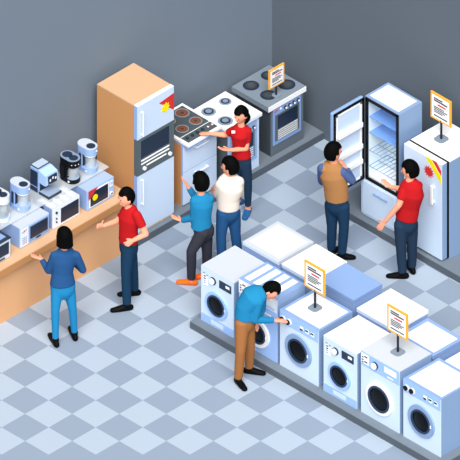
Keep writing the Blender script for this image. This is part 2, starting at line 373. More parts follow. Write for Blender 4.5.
# ------------------------------------------------------------------ price signs
def sign(name_label, x, y, z, w, h, gap, bs, facing):
    t = thing('price_sign', name_label, 'sign', (x, y, z), 'price signs on stands')
    part(t, 'base', mat('8E9CAB', 1.2), lambda b: box(b, x-bs/2, x+bs/2, y-bs/2, y+bs/2, z, z+.012, .0) or bmesh.ops.bevel(b, geom=[e for e in b.edges if abs(e.verts[0].co.z-e.verts[1].co.z) > .005], offset=bs*.28, segments=5, profile=.5, affect='EDGES'))
    part(t, 'pole', mat('1F2C3E'), lambda b: cyl(b, (x, y, z+.012+(gap+.03)/2), 'z', .014 if bs > .12 else .011, gap+.03, 16), True)
    OR = mat('F5B040', .95); INK = mat('1C2430'); 
    z0 = z+gap; z1 = z0+h; f = w*.075
    def B(name, m, u0, u1, v0, v1, d0, d1, label=None):
        if facing == 'y': return bpart(t, name, m, x+u0, x+u1, y-d1, y-d0, v0, v1, label=label)
        return bpart(t, name, m, x+d0, x+d1, y+u0, y+u1, v0, v1, label=label)
    B('frame', OR, -w/2, w/2, z0, z1, -.008, .012)
    B('paper', mat('FFFFFF', .97), -w/2+f, w/2-f, z0+f, z1-f, .012, .014)
    W = w-2*f; H = h-2*f
    def ln(a, c, v, th, m):
        B('printed_line', m, -W/2+a*W, -W/2+c*W, z1-f-v*H-th*H, z1-f-v*H, .014, .016)
    ln(.12, .62, .10, .05, INK); ln(.12, .9, .19, .055, INK); ln(.34, .8, .33, .06, RED)
    for k, (a, c) in enumerate(((.12, .72), (.12, .9), (.12, .78), (.12, .62))): ln(a, c, .48+.075*k, .035, mat('3A4350'))
    ln(.12, .9, .86, .045, INK)
    return t
s1 = sign('orange framed price sign on a stand, on the washer the bending man touches', 4.18, -3.455, .911, .338, .375, .255, .15, 'y')
dup(s1, (5.61, -3.49, 1.001), 'orange framed price sign on the pale topped washer near the front right corner')
dup(s1, (3.39, -.54, 1.521), 'orange framed price sign on a stand, on top of the closed refrigerator')
sign('small orange framed price sign standing on the dark grey stove', .70, -.63, .861, .2525, .27, .147, .10, 'x')

# ------------------------------------------------------------------ washing machines
def washer(label, x0, x1, z1, depth, style, topstyle, ring_d, glass_d, dz, y0=-3.765):
    y1 = y0+depth; cx = (x0+x1)/2; z0 = .1
    t = thing('washing_machine', label, 'washing machine', (cx, (y0+y1)/2, z0), 'washing machines in the front row')
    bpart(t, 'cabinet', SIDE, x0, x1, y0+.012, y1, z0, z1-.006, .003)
    main = {'panel': PALE_Y, 'twoknob': PALE_Y, 'card': PALE_Y, 'blue': SKY_Y}[style]
    bpart(t, 'front_panel', main, x0, x1, y0, y0+.0125, z0, z1-.006, .002)
    base = {'pale': 'EDF4FF', 'white': 'FFFFFF', 'inset': 'A6C8FF', 'ribs': 'A6C8FF'}[topstyle]
    tp = bpart(t, 'top_panel', mat(base, EZ if base != 'FFFFFF' else 1.1), x0, x1, y0, y1, z1-.006, z1)
    if topstyle == 'inset':
        bpart(tp, 'top_inset', WHITE, x0+.045, x1-.03, y0+.05, y1-.045, z1, z1+.002)
    if topstyle == 'ribs':
        w = (x1-x0-.1)/4
        for k in range(4):
            bpart(tp, 'top_rib', WHITE, x0+.045+k*(w+.006), x0+.045+k*(w+.006)+w*.66, y0+.05, y1-.03, z1, z1+.004)
    F = y0
    dcol = {'panel': mat('A3C6FF', EY), 'twoknob': mat('8CA6CC', EY), 'card': WHITE, 'blue': WHITE}[style]
    dr = part(t, 'door', dcol, lambda b: ring(b, (cx, F-.012, dz), 'y', ring_d/2, glass_d/2-.004, -.024), True)
    part(dr, 'door_rim', mat('2B3E5C', 1.0, .4, .2), lambda b: ring(b, (cx, F-.014, dz), 'y', glass_d/2, glass_d/2*.84, -.036), True)
    def dome(b):
        bmesh.ops.create_uvsphere(b, u_segments=32, v_segments=16, radius=1, matrix=Matrix.Translation((cx, F-.012, dz)) @ Matrix.Diagonal((glass_d*.43, .02, glass_d*.43, 1)))
    part(dr, 'door_glass', mat('05070B', 1.0, .3, .15), dome, True)
    bpart(dr, 'door_latch', CHROME, cx+ring_d*.36, cx+ring_d*.40, F-.03, F-.022, dz-.02, dz+.02, .003)
    if style == 'panel':
        bpart(t, 'kick_panel', SKY_Y, x0+.001, x1-.001, F-.004, F, z0, z0+.115)
        bpart(t, 'filter_cover', PALE_Y, x0+.17, x0+.38, F-.008, F-.004, z0+.03, z0+.09, .002)
        dp = bpart(t, 'display', NAVY, x0+.31, x0+.51, F-.006, F, z1-.175, z1-.065)
        bpart(dp, 'display_readout', WHITE, x0+.42, x0+.485, F-.009, F-.006, z1-.125, z1-.09)
        kn = part(t, 'dial_disc', NAVY, lambda b: cyl(b, (x0+.205, F-.006, z1-.13), 'y', .05, .012), True)  # navy disc paints the dark shadow around the white cap
        part(kn, 'dial_cap', WHITE, lambda b: cyl(b, (x0+.197, F-.018, z1-.135), 'y', .04, .014), True)
        bpart(t, 'button_plate', WHITE, x0+.035, x0+.115, F-.003, F, z1-.25, z1-.10)
        for k, (a, zz, c) in enumerate(((.04, .075, '7E90AC'), (.09, .09, '7E90AC'), (.05, .115, '20293A'), (.05, .15, '20293A'), (.05, .18, '8FB2EC'), (.05, .21, '8FB2EC'))):
            bpart(t, 'button', mat(c), x0+a, x0+a+.032, F-.006, F-.002, z1-zz-.016, z1-zz, .002)
    elif style == 'twoknob':
        bpart(t, 'control_panel', SKY_Y, x0+.001, x1-.001, F-.004, F, z1-.17, z1-.006)
        for k in (0, 1):
            kn = part(t, 'dial_disc', CHROME, lambda b: cyl(b, (x0+.065+.095*k, F-.008, z1-.105), 'y', .042, .01), True)
            part(kn, 'dial_cap', BLACK, lambda b: cyl(b, (x0+.055+.095*k, F-.018, z1-.108), 'y', .033, .016), True)
        for k in range(3):
            bt = bpart(t, 'button', WHITE, x0+.345+.09*k, x0+.40+.09*k, F-.008, F-.003, z1-.125, z1-.07, .002)
            bpart(bt, 'button_cap', BLACK, x0+.35+.09*k, x0+.395+.09*k, F-.012, F-.008, z1-(.12 if k == 0 else .095), z1-(.1 if k == 0 else .075))
    else:
        if style == 'card':
            bpart(t, 'control_panel', SKY_Y, x0+.001, x1-.001, F-.004, F, z1-.20, z1-.006)
            dsp = bpart(t, 'display', WHITE, x0+.40, x0+.60, F-.007, F-.004, z1-.12, z1-.04)
            bpart(t, 'drawer_grip', WHITE, x0+.45, x0+.55, F-.008, F-.004, z1-.175, z1-.163)
        else:
            bpart(t, 'control_panel', mat('E6F0FE', EY), x0+.001, x1-.001, F-.004, F, z1-.20, z1-.006)
            bpart(t, 'display', WHITE, x0+.40, x0+.60, F-.007, F-.004, z1-.13, z1-.04)
            bpart(t, 'drawer_seam', SKY_Y, x0+.30, x0+.6, F-.007, F-.004, z1-.175, z1-.16)
            bpart(t, 'drawer_grip', WHITE, x0+.36, x0+.55, F-.012, F-.007, z1-.29, z1-.27)
        bpart(t, 'program_card', WHITE, x0+.012, x0+.14, F-.007, F-.004, z1-.165, z1-.025)
        for (a, zz, w_, c) in ((.03, .07, .02, '20293A'), (.065, .05, .05, '20293A'), (.025, .105, .025, '5B3038'), (.065, .125, .05, '20293A'), (.025, .14, .025, '5B3038')):
            bpart(t, 'button', mat(c), x0+a, x0+a+w_, F-.0095, F-.007, z1-zz-.016, z1-zz)
        kn = part(t, 'dial_disc', NAVY, lambda b: cyl(b, (x0+.245, F-.01, z1-.105), 'y', .05, .012), True)  # wider navy disc paints a shadow behind the white cap
        part(kn, 'dial_cap', WHITE, lambda b: cyl(b, (x0+.235, F-.022, z1-.112), 'y', .044, .014), True)
    return t
washer('pale topped washing machine at the left end of the front row', 2.57, 3.115, .893, .57, 'panel', 'pale', .37, .29, .44)
washer('sky blue washing machine with a four striped top behind the bending man', 3.208, 3.85, 1.02, .47, 'blue', 'ribs', .40, .3, .39)
washer('washing machine with blue bordered white top and sign, touched by the bending man', 3.896, 4.543, .911, .58, 'twoknob', 'inset', .44, .325, .475)
washer('washing machine with plain white top and dark display, between the two with signs', 4.632, 5.191, .90, .585, 'panel', 'white', .37, .29, .45)
washer('washing machine with a sign on its pale top and a white door ring', 5.262, 5.908, 1.001, .54, 'card', 'pale', .445, .36, .45)
washer('signless washing machine with two black dials at the front right corner', 5.975, 6.603, .943, .6, 'twoknob', 'inset', .44, .325, .479)

def rearbox(label, x0, x1, y0, y1, z1, style):
    t = thing('washing_machine', label, 'washing machine', ((x0+x1)/2, (y0+y1)/2, .1), 'washing machines in the back row')
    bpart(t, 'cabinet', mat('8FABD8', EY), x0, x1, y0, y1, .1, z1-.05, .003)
    rim = {'pale': 'EAF2FE', 'white': 'FFFFFF', 'blue': 'A3C6FF', 'border': 'A9CAFF'}[style]
    tp = bpart(t, 'top_panel', mat(rim, EZ if style in ('blue', 'border', 'pale') else 1.05), x0-.004, x1+.004, y0-.004, y1+.004, z1-.05, z1)
    bpart(t, 'top_band', mat({'pale': 'DCE9FC', 'white': 'CFE0FA', 'blue': '8FACDC', 'border': 'A9CAFF'}[style], EY), x0-.006, x1+.006, y0-.0065, y0-.0035, z1-.05, z1-.004)
    if style in ('pale', 'border'):
        bpart(tp, 'top_inset', WHITE, x0+.05, x1-.045, y0+.05, y1-.05, z1, z1+.002)
    part(t, 'drain_hose', mat('9AA6B4'), lambda b: (rod(b, (x0+.15, y0-.012, .2), (x0+.15, y0-.012, z1-.25), .014), rod(b, (x0+.15, y0-.012, z1-.25), (x0+.15, y0+.02, z1-.25), .014)))
    part(t, 'door', mat('FFFFFF', 1.0), lambda b: ring(b, ((x0+x1)/2, y1+.008, .48), 'y', .2, .145, .016), True)
    part(t, 'door_glass', mat('07090D', 1.0, .12, .5), lambda b: cyl(b, ((x0+x1)/2, y1+.004, .48), 'y', .147, .008), True)
    return t
rearbox('washing machine with pale bordered white top at the left end of the back row', 2.62, 3.215, -3.1, -2.52, .93, 'pale')
rearbox('white topped washing machine in the back row, second from the left', 3.263, 3.775, -3.09, -2.52, .92, 'white')
rearbox('washing machine with a plain sky blue top in the back row', 3.79, 4.40, -3.02, -2.55, .924, 'blue')
rearbox('white topped washing machine in the back row, just right of the blue topped one', 4.536, 5.16, -3.1, -2.535, .915, 'white')
rearbox('washing machine with blue bordered white top in the back row', 5.22, 5.82, -3.1, -2.60, .86, 'border')
rearbox('white topped washing machine cut by the right picture edge in the back row', 6.02, 6.6, -3.1, -2.55, .89, 'white')

# ------------------------------------------------------------------ open refrigerator
x0, x1, y0, y1, zt = 2.43, 3.0, -.87, -.475, 1.84
FS = mat('8BA6CB', EX)  # fridge sides: shade painted in as a deeper blue than the fronts
IN = mat('DCEBFE', .9)
t = thing('refrigerator', 'tall refrigerator, sides painted shade blue, with its glass framed door standing open', 'refrigerator', (2.67, -.65, .1))
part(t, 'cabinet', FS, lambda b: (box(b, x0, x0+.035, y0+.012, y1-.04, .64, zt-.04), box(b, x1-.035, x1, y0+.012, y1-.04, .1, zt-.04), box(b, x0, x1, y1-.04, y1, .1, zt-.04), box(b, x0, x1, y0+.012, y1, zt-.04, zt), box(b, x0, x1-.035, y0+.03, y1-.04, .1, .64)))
bpart(t, 'top_cover', mat('FFFFFF', 1.05), x0+.04, x1-.05, y0+.05, y1-.035, zt, zt+.003)
part(t, 'liner', IN, lambda b: (box(b, x0+.036, x0+.042, y0+.03, y1-.045, .66, zt-.042), box(b, x1-.042, x1-.036, y0+.03, y1-.045, .66, zt-.042), box(b, x0+.036, x1-.036, y1-.05, y1-.041, .66, zt-.042), box(b, x0+.036, x1-.036, y0+.03, y1-.045, .641, .66)))
def frame_y(b, xa, xb, za, zb, w, ya, yb):
    box(b, xa, xb, ya, yb, zb-w, zb, .004); box(b, xa, xb, ya, yb, za, za+w, .004); box(b, xa, xa+w, ya, yb, za, zb, .004); box(b, xb-w, xb, ya, yb, za, zb, .004)
part(t, 'door_seal', BLACK, lambda b: frame_y(b, x0+.012, x1-.006, .64, zt-.012, .036, y0-.004, y0+.02))
GSH = mat('7FAEFF', .9, .2, .2, alpha=.6)
for zz in (1.55, 1.32):
    bpart(t, 'glass_shelf', GSH, x0+.044, x1-.044, y0+.035, y1-.055, zz-.006, zz+.004)
for zz in (1.06, .83):
    def rack(b):
        ya, yb, xa, xb = y0+.035, y1-.055, x0+.045, x1-.045
        for k in range(9): rod(b, (xa+(xb-xa)*k/8, ya, zz), (xa+(xb-xa)*k/8, yb, zz), .0035, 8)
        for yy in (ya, (ya+yb)/2, yb): rod(b, (xa, yy, zz-.004), (xb, yy, zz-.004), .004, 8)
    part(t, 'wire_rack', mat('7C97C4'), rack)
bpart(t, 'crisper', WHITE, x0+.05, x1-.05, y0+.03, y1-.06, .662, .70, .006)
lo = bpart(t, 'freezer_door', PALE_Y, x0-.05, x1-.03, y0-.012, y0+.026, .115, .635, .03)
part(lo, 'handle', mat('93B1E2', EY), lambda b: (box(b, x0+.165, x0+.40, y0-.034, y0-.02, .50, .522, .004), box(b, x0+.17, x0+.19, y0-.022, y0-.01, .504, .518), box(b, x0+.375, x0+.395, y0-.022, y0-.01, .504, .518)))
dX = 2.428
d = part(t, 'open_door', mat('8CA9D3', EY), lambda b: box(b, dX-.055, dX-.002, -1.405, y0-.008, .63, zt-.002, .02))
def frame_x(b, w, ya, yb, za, zb, xa, xb):
    box(b, xa, xb, ya, yb, zb-w, zb, .003); box(b, xa, xb, ya, yb, za, za+w, .003); box(b, xa, xb, ya, ya+w, za, zb, .003); box(b, xa, xb, yb-w, yb, za, zb, .003)
part(d, 'seal', BLACK, lambda b: frame_x(b, .036, -1.392, y0-.010, .642, zt-.014, dX-.003, dX+.01))
bpart(d, 'inner_panel', mat('CFE3FC', EX), dX-.0025, dX+.003, -1.36, -.91, .66, zt-.04)
part(d, 'inner_rim', WHITE, lambda b: frame_x(b, .035, -1.356, -.918, .676, zt-.05, dX+.003, dX+.008))
for zz in (1.48, 1.17, .95):
    bpart(d, 'door_bin', WHITE, dX+.003, dX+.05, -1.345, -.94, zz-.035, zz+.03, .006)

# ------------------------------------------------------------------ closed refrigerator
x0, x1, zt = 3.136, 3.77, 1.52
t = thing('refrigerator', 'closed pale blue refrigerator with a sign on top and red and yellow stickers', 'refrigerator', (3.45, -.55, .1))
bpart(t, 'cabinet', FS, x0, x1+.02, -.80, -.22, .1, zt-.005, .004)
bpart(t, 'top_panel', mat('FFFFFF', 1.05), x0, x1+.018, -.80, -.22, zt-.005, zt+.001)
bpart(t, 'door_seal', BLACK, x0+.004, x1+.012, -.828, -.80, .125, zt+.0015)
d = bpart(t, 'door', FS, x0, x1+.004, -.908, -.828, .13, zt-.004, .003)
bpart(d, 'door_face', PALE_Y, x0, x1+.003, -.914, -.907, .13, zt-.003, .002)
bpart(d, 'door_top', mat('FFFFFF', 1.05), x0+.001, x1+.003, -.912, -.828, zt-.004, zt)
Z = lambda px, py: (108.9+34.3*(((px-272)/59.4)+1.828)-py)/68.6
X_ = lambda px: (px-272)/59.4+.914
def P2(px, py): return (X_(px), Z(px, py))
part(d, 'handle', WHITE, lambda b: (box(b, X_(432.5), X_(434.7), -.955, -.937, .90, 1.17, .004), box(b, X_(432.5), X_(434.5), -.94, -.914, .92, .945), box(b, X_(432.5), X_(434.5), -.94, -.914, 1.13, 1.155)))
part(d, 'sticker', YEL, lambda b: prism(b, [P2(425.5, 156), P2(431, 158.8), P2(441.2, 177), P2(441.2, 184.5)], -.917, -.9142, 'y'), label='yellow diagonal corner stripe')
part(d, 'sticker', RED, lambda b: prism(b, [P2(432, 159.5), P2(436.5, 162.0), P2(441.2, 171), P2(441.2, 176)], -.917, -.9142, 'y'), label='red corner sticker')
c = P2(429, 171.5)
part(d, 'sticker', RED, lambda b: prism(b, star(c[0], c[1], .09, .056, 12), -.917, -.9142, 'y'), label='red starburst sticker')

# ------------------------------------------------------------------ people
K = 84.0; VZ = 68.59; VD = 48.5
def orth(t_, s):
    s = s - t_*s.dot(t_)
    if s.length < 1e-5: s = t_.orthogonal()
    s.normalize(); return s, t_.cross(s).normalized()
def loft(bm, rows, side, seg=16, flat=(False, False)):
    """rows: (point, half width along side, half depth)"""
    n = len(rows); rings = []
    P = [Vector(r[0]) for r in rows]
    for i, (p, a, c) in enumerate(rows):
        tg = (P[min(i+1, n-1)]-P[max(i-1, 0)]).normalized()
        s, u = orth(tg, Vector(side))
        rings.append((Vector(p), s, u, a, c, tg))
    out = []
    if not flat[0]:
        p, s, u, a, c, tg = rings[0]; m = min(a, c)
        for f in (.97, .75): out.append((p-tg*m*f, s, u, a*math.sqrt(1-f*f), c*math.sqrt(1-f*f)))
    out += [r[:5] for r in rings]
    if not flat[1]:
        p, s, u, a, c, tg = rings[-1]; m = min(a, c)
        for f in (.75, .97): out.append((p+tg*m*f, s, u, a*math.sqrt(1-f*f), c*math.sqrt(1-f*f)))
    vs = [[bm.verts.new(p+s*a*math.cos(2*PI*k/seg)+u*c*math.sin(2*PI*k/seg)) for k in range(seg)] for (p, s, u, a, c) in out]
    for i in range(len(vs)-1):
        for k in range(seg):
            bm.faces.new((vs[i][k], vs[i][(k+1) % seg], vs[i+1][(k+1) % seg], vs[i+1][k]))
    bm.faces.new(vs[0][::-1]); bm.faces.new(vs[-1])
def limb(bm, pts, rad, flat=(False, False), seg=14):
    """smooth tapered limb through joints"""
    P = [Vector(p) for p in pts]
    for i in range(len(P)-1):
        loft(bm, [(P[i], rad[i], rad[i]), ((P[i]+P[i+1])/2, (rad[i]+rad[i+1])/2*1.03, (rad[i]+rad[i+1])/2*1.03), (P[i+1], rad[i+1], rad[i+1])],
             (P[i+1]-P[i]).orthogonal(), seg, (flat[0] and i == 0, flat[1] and i == len(P)-2))
def ell(bm, c, R, rx, ry, rz, seg=24):
    bmesh.ops.create_uvsphere(bm, u_segments=seg, v_segments=seg//2, radius=1, matrix=Matrix.Translation(c) @ R.to_4x4() @ Matrix.Diagonal((rx, ry, rz, 1)))
def fuse(name, bm, m, parent, vox, smooth=3, clampz=False, label=None):
    """union of the overlapping pieces as one continuous surface"""
    bmesh.ops.recalc_face_normals(bm, faces=bm.faces)
    me = bpy.data.meshes.new(name); bm.to_mesh(me); bm.free()
    o = bpy.data.objects.new(name, me); COL.objects.link(o)
    r = o.modifiers.new('r', 'REMESH'); r.mode = 'VOXEL'; r.voxel_size = vox; r.use_smooth_shade = True
    if smooth:
        s = o.modifiers.new('s', 'SMOOTH'); s.factor = .5; s.iterations = smooth
    dg = bpy.context.evaluated_depsgraph_get(); dg.update()
    m2 = bpy.data.meshes.new_from_object(o.evaluated_get(dg)); m2.name = name
    o.modifiers.clear(); o.data = m2; bpy.data.meshes.remove(me)
    if clampz:
        for v in m2.vertices: v.co.z = max(v.co.z, .002)
    m2.materials.clear(); m2.materials.append(m)
    for p in m2.polygons: p.use_smooth = True
    o.parent = parent
    if label: o['label'] = label
    return o
def add_hand(bm, wrist, tip, normal, thumb_side, curl=.35, spread=.12, thumb_up=False):
    w = Vector(wrist); d = (Vector(tip)-w); L = max(.13, min(.19, d.length)); d.normalize()
    n = Vector(normal); n = (n-d*n.dot(d)).normalized(); s = d.cross(n).normalized()*thumb_side
    pl = L*.5
    loft(bm, [(w-d*.01, .024, .019), (w+d*pl*.45, .034, .016), (w+d*pl, .037, .014)], s, 14)
    for k, (off, ln) in enumerate(((.027, .42), (.009, .5), (-.009, .47), (-.026, .37))):
        dd = (d+s*spread*(off/.027)).normalized()
        b0 = w+d*pl*.85+s*off
        l = L*ln
        c1 = b0+dd*l*.5
        d2 = (dd*math.cos(curl)+n*math.sin(curl)).normalized(); c2 = c1+d2*l*.35
        d3 = (dd*math.cos(curl*2)+n*math.sin(curl*2)).normalized(); c3 = c2+d3*l*.28
        limb(bm, [b0, c1, c2, c3], [.0105, .0098, .009, .008], seg=8)
    t0 = w+d*pl*.2+s*.018; td = (d*.55+s*.85+n*.15).normalized()
    if thumb_up: t0 = w+d*pl*.55+s*.02; td = (s-d*.1).normalized()
    t1 = t0+td*L*.24; t2 = t1+((d*.85+s*.45+n*.15).normalized() if not thumb_up else (s-d*.25).normalized())*L*.22
    limb(bm, [t0, t1, t2], [.014, .0115, .009], seg=8)

def person(label, G, sp):
    gx = (G[0]-272)/59.397; gd = (G[1]-108.9)/34.293
    wx, wy = (gx+gd)/2, (gx-gd)/2
    root = bpy.data.objects.new('person', None); COL.objects.link(root); root.empty_display_size = .1
    root.location = (wx, wy, 0); root.rotation_euler = (0, 0, PI/4)
    root['label'] = label; root['category'] = 'person'; root['group'] = 'people in the shop'
    def J(p):
        d = p[2] if len(p) > 2 else 0
        return Vector(((p[0]-G[0])/K, -d, (G[1]-p[1]+VD*d)/VZ))
    def V(v): return Vector((v[0], -v[1], v[2])).normalized()      # (screen right, toward viewer, up)
    fem = sp.get('fem', False)
    F = V(sp['face'])
    up = Vector((0, 0, 1)) if 'up' not in sp else V(sp['up'])
    side = F.cross(up).normalized(); up = side.cross(F).normalized()
    R = Matrix((side, F, up)).transposed()
    H = J(sp['head']); hs = sp.get('hs', 1.1)
    neck = J(sp['neck'])
    torso = [(J(r), r[3], r[4]) for r in sp['torso']]        # hips to neck
    tside = V(sp['tside'])
    sh = [J(p) for p in sp['sh']]
    arms = []
    for i in (0, 1):
        e, w, tp = [J(p) for p in sp['arms'][i][:3]]
        arms.append((sh[i], e, w, tp))
    legs = []
    for i in (0, 1):
        hip = J(sp['hip'][i]); k, a, toe = sp['legs'][i]
        ad = (a[1]+5.5-G[1])/VD
        ank = J((a[0], a[1], ad)); td = (toe[1]-G[1])/VD
        toeP = J((toe[0], toe[1], td)); toeP.z = .03
        kd = k[2] if len(k) > 2 else ((ad+(sp['hip'][i][2] if len(sp['hip'][i]) > 2 else 0))/2+.02)
        legs.append((hip, J((k[0], k[1], kd)), ank, toeP))
    hip_mid = (legs[0][0]+legs[1][0])/2
    # --- body: one continuous surface
    b = nbm()
    ell(b, H, R, .070*hs, .086*hs, .103*hs)
    ell(b, H-up*.045*hs+F*.018*hs, R, .052*hs, .062*hs, .066*hs)          # jaw
    ell(b, H-up*.012*hs+F*.088*hs, R, .011*hs, .02*hs, .022*hs, 12)       # nose
    ell(b, H-up*.052*hs+F*.074*hs, R, .022*hs, .014*hs, .010*hs, 12)      # lips
    for s_ in (-1, 1):
        ell(b, H+side*s_*.074*hs-up*.012*hs-F*.004, R, .012*hs, .02*hs, .03*hs, 12)
    limb(b, [neck, H-up*.05*hs-F*.012], [.05, .046])
    loft(b, [(p, w-.012, d-.012) for p, w, d in torso], tside)
    limb(b, [sh[0], (sh[0]+sh[1])/2, sh[1]], [.045, .055, .045])
    ar = .92 if fem else 1.0
    for i, (s0, e, w, tp) in enumerate(arms):
        limb(b, [s0, e, w], [.046*ar, .038*ar, .026*ar])
        nrm, th, cu = sp['arms'][i][3], sp['arms'][i][4], sp['arms'][i][5]
        add_hand(b, w, tp, V(nrm), th, cu, thumb_up=len(sp['arms'][i]) > 6)
    for (hp, kn, an, toe) in legs:
        limb(b, [hp, kn, an], [.078*ar, .052*ar, .036*ar])
        hl = Vector((an.x, an.y, .035)); dirn = (toe-hl); dirn.z = 0; dirn.normalize()
        limb(b, [an, hl], [.036, .032]); limb(b, [hl, hl+dirn*.07], [.03, .024])
    body = fuse('body', b, SKIN, root, .0075, 2)
    # --- eyes and brows
    for s_ in (-1, 1):
        b = nbm(); ell(b, H+side*s_*.03*hs+up*.012*hs+F*.0775*hs, R, .008*hs, .004*hs, .005*hs, 12)
        link('eye', b, mat('4A2B22'), body, True)
    # --- hair
    b = nbm(); bob = sp.get('bob', False)
    bmesh.ops.create_uvsphere(b, u_segments=40, v_segments=26, radius=1)
    kill = []
    for v in b.verts:
        x, y, z = v.co          # x side, y front, z up
        hl = .38+.12*abs(x)     # hair line height in front
        low = -.2 if not bob else -1.1
        edge_y = .28
        if y > edge_y and z < hl: kill.append(v)
        elif z < (-.72 if not bob else -2): kill.append(v)
        elif not bob and y > -.05 and z < -.02: kill.append(v)
    bmesh.ops.delete(b, geom=kill, context='VERTS')
    for v in b.verts:
        x, y, z = v.co
        zz = z
        if bob and z < 0:
            rr = math.sqrt(max(1e-6, x*x+y*y)); q = min(1, -z/.8)
            if z > -.85: k_ = (1.0+.02*q+.05*max(0, q-.75)/.25)/rr; x *= k_; y *= k_
            zz = max(z, -.85)*1.12
        v.co = H + R @ Vector((x*.084*hs, y*.098*hs-.010, zz*.113*hs+.010))
    bmesh.ops.solidify(b, geom=b.faces[:], thickness=-.014*hs)
    hr = link('hair', b, HAIR, root, True)
    # back-of-head volume
    # --- shirt
    b = nbm()
    loft(b, [(p, w+.004, d+.004) for p, w, d in torso], tside, 20, (True, False))
    g = sp['shirt']
    top_c = (sh[0]+sh[1])/2
    limb(b, [sh[0], top_c, sh[1]], [.054, .062, .054])
    for i, (s0, e, w, tp) in enumerate(arms):
        if g['sleeve'] == 'long':
            we = e.lerp(w, .93); limb(b, [s0, e, we], [.058*ar, .05*ar, .037*ar], (False, True))
        elif g['sleeve'] == 'short':
            limb(b, [s0, s0.lerp(e, .62)], [.058*ar, .056*ar], (False, True))
        else:
            limb(b, [s0, s0.lerp(e, .05)], [.05, .05], (False, True))
    fuse('vest' if g['sleeve'] == 'none' else 'shirt', b, mat(g['c'], 1.25, .8, .03), root, .011, 3)
    if g['sleeve'] == 'none':
        b = nbm()
        for i, (s0, e, w, tp) in enumerate(arms):
            limb(b, [s0, e, e.lerp(w, .93)], [.06, .052, .038], (False, True))
        limb(b, [sh[0], sh[1]], [.045, .045])
        fuse('shirt', b, mat(g['c2'], 1.2, .8, .03), root, .011, 3)
    # --- trousers
    b = nbm()
    (p0, w0, d0) = torso[0]
    wst = p0.lerp(torso[1][0], .25)
    loft(b, [(hip_mid-Vector((0, 0, .05)), w0*.93, d0*.95), (hip_mid, w0, d0), (wst, w0*.97, d0*.93)], tside, 20, (False, True))
    tr = sp['trousers']; slim = tr.get('slim', False)
    for (hp, kn, an, toe) in legs:
        end = kn.lerp(an, tr.get('end', .97))
        r = [.088*ar, .063*ar, .052*ar] if not slim else [.084*ar, .056*ar, .042*ar]
        limb(b, [hp, kn, end], r, (False, True))
    fuse('trousers', b, mat(tr['c'], 1.2, .8, .03), root, .011, 3)
    # --- shoes
    for (hp, kn, an, toe) in legs:
        b = nbm(); heel = Vector((an.x, an.y, .04)); d = toe-heel; d.z = 0; L = max(.14, min(.20, d.length)); d.normalize()
        sd = d.cross(Vector((0, 0, 1)))
        hz = .045 if not sp.get('lowshoe') else .035
        loft(b, [(heel-d*.045+Vector((0, 0, -.006)), .036, hz), (heel+d*.03, .04, hz+.006), (heel+d*(L*.55)-Vector((0, 0, .008)), .044, hz*.8), (heel+d*L-Vector((0, 0, .016)), .036, .026)], sd)
        if not sp.get('lowshoe'): limb(b, [Vector((an.x, an.y, .05)), Vector((an.x, an.y, .1))], [.042, .042])
        fuse('shoe', b, mat(sp['shoe'], .95, .6, .1), root, .008, 2, True)
    return root

# woman in the blue sweater, seen from behind
person('woman in blue sweater and bright blue trousers standing with her back turned before the microwaves', (65, 341), dict(
    fem=True, head=(64, 236.5, 0), face=(-.45, -.85, -.1), neck=(64, 250, 0), bob=True, hs=1.02, tside=(1, -.3, 0),
    torso=[(62.5, 284, .02, .155, .11), (62.5, 272, .01, .125, .095), (64, 260, 0, .145, .10), (65, 253, 0, .13, .08)],
    sh=[(54.5, 255, .02), (76, 255, -.02)],
    arms=[((48.5, 270.5, -.02), (41.5, 259, -.15), (30.5, 255, -.22), (0, -.3, 1), 1, .15),
          ((83, 270, -.05), (73, 262, -.26), (65, 259, -.32), (0, .2, 1), -1, .4)],
    hip=[(57, 288, .04), (69, 288, -.02)],
    legs=[((55.3, 311), (55.5, 339.5), (50, 336)), ((72.5, 309), (74.5, 333), (70, 328))],
    shirt=dict(c='2E5C92', sleeve='long'), trousers=dict(c='2A8FC8', slim=True), shoe='060607'))
# man with thumb up
person('man in red T-shirt and navy trousers giving a thumbs up beside the wooden counter', (124, 311), dict(
    head=(126, 197.5, -.14), face=(-.9, .42, -.12), neck=(128.8, 209, -.14), tside=(.7, .7, 0),
    torso=[(128.5, 241, -.14, .125, .105), (128.5, 228, -.14, .12, .10), (129.5, 217, -.14, .145, .11), (130.5, 211, -.14, .12, .085)],
    sh=[(124.5, 214, -.26), (136.5, 214.5, -.05)],
    arms=[((117, 221, -.22), (104.5, 225.5, -.1), (93, 226.5, -.06), (0, 1, -.1), 1, 1.3, 'up'),
          ((145.8, 234, .02), (133, 240.5, .06), (124.5, 246, .09), (.2, -1, 0), -1, .6)],
    hip=[(129.5, 247, -.2), (128, 248, -.06)],
    legs=[((133, 270), (134.5, 289.5), (119, 296)), ((126, 273), (127, 304.5), (112, 312))],
    shirt=dict(c='CC2328', sleeve='short'), trousers=dict(c='1F3F5C'), shoe='060607'))
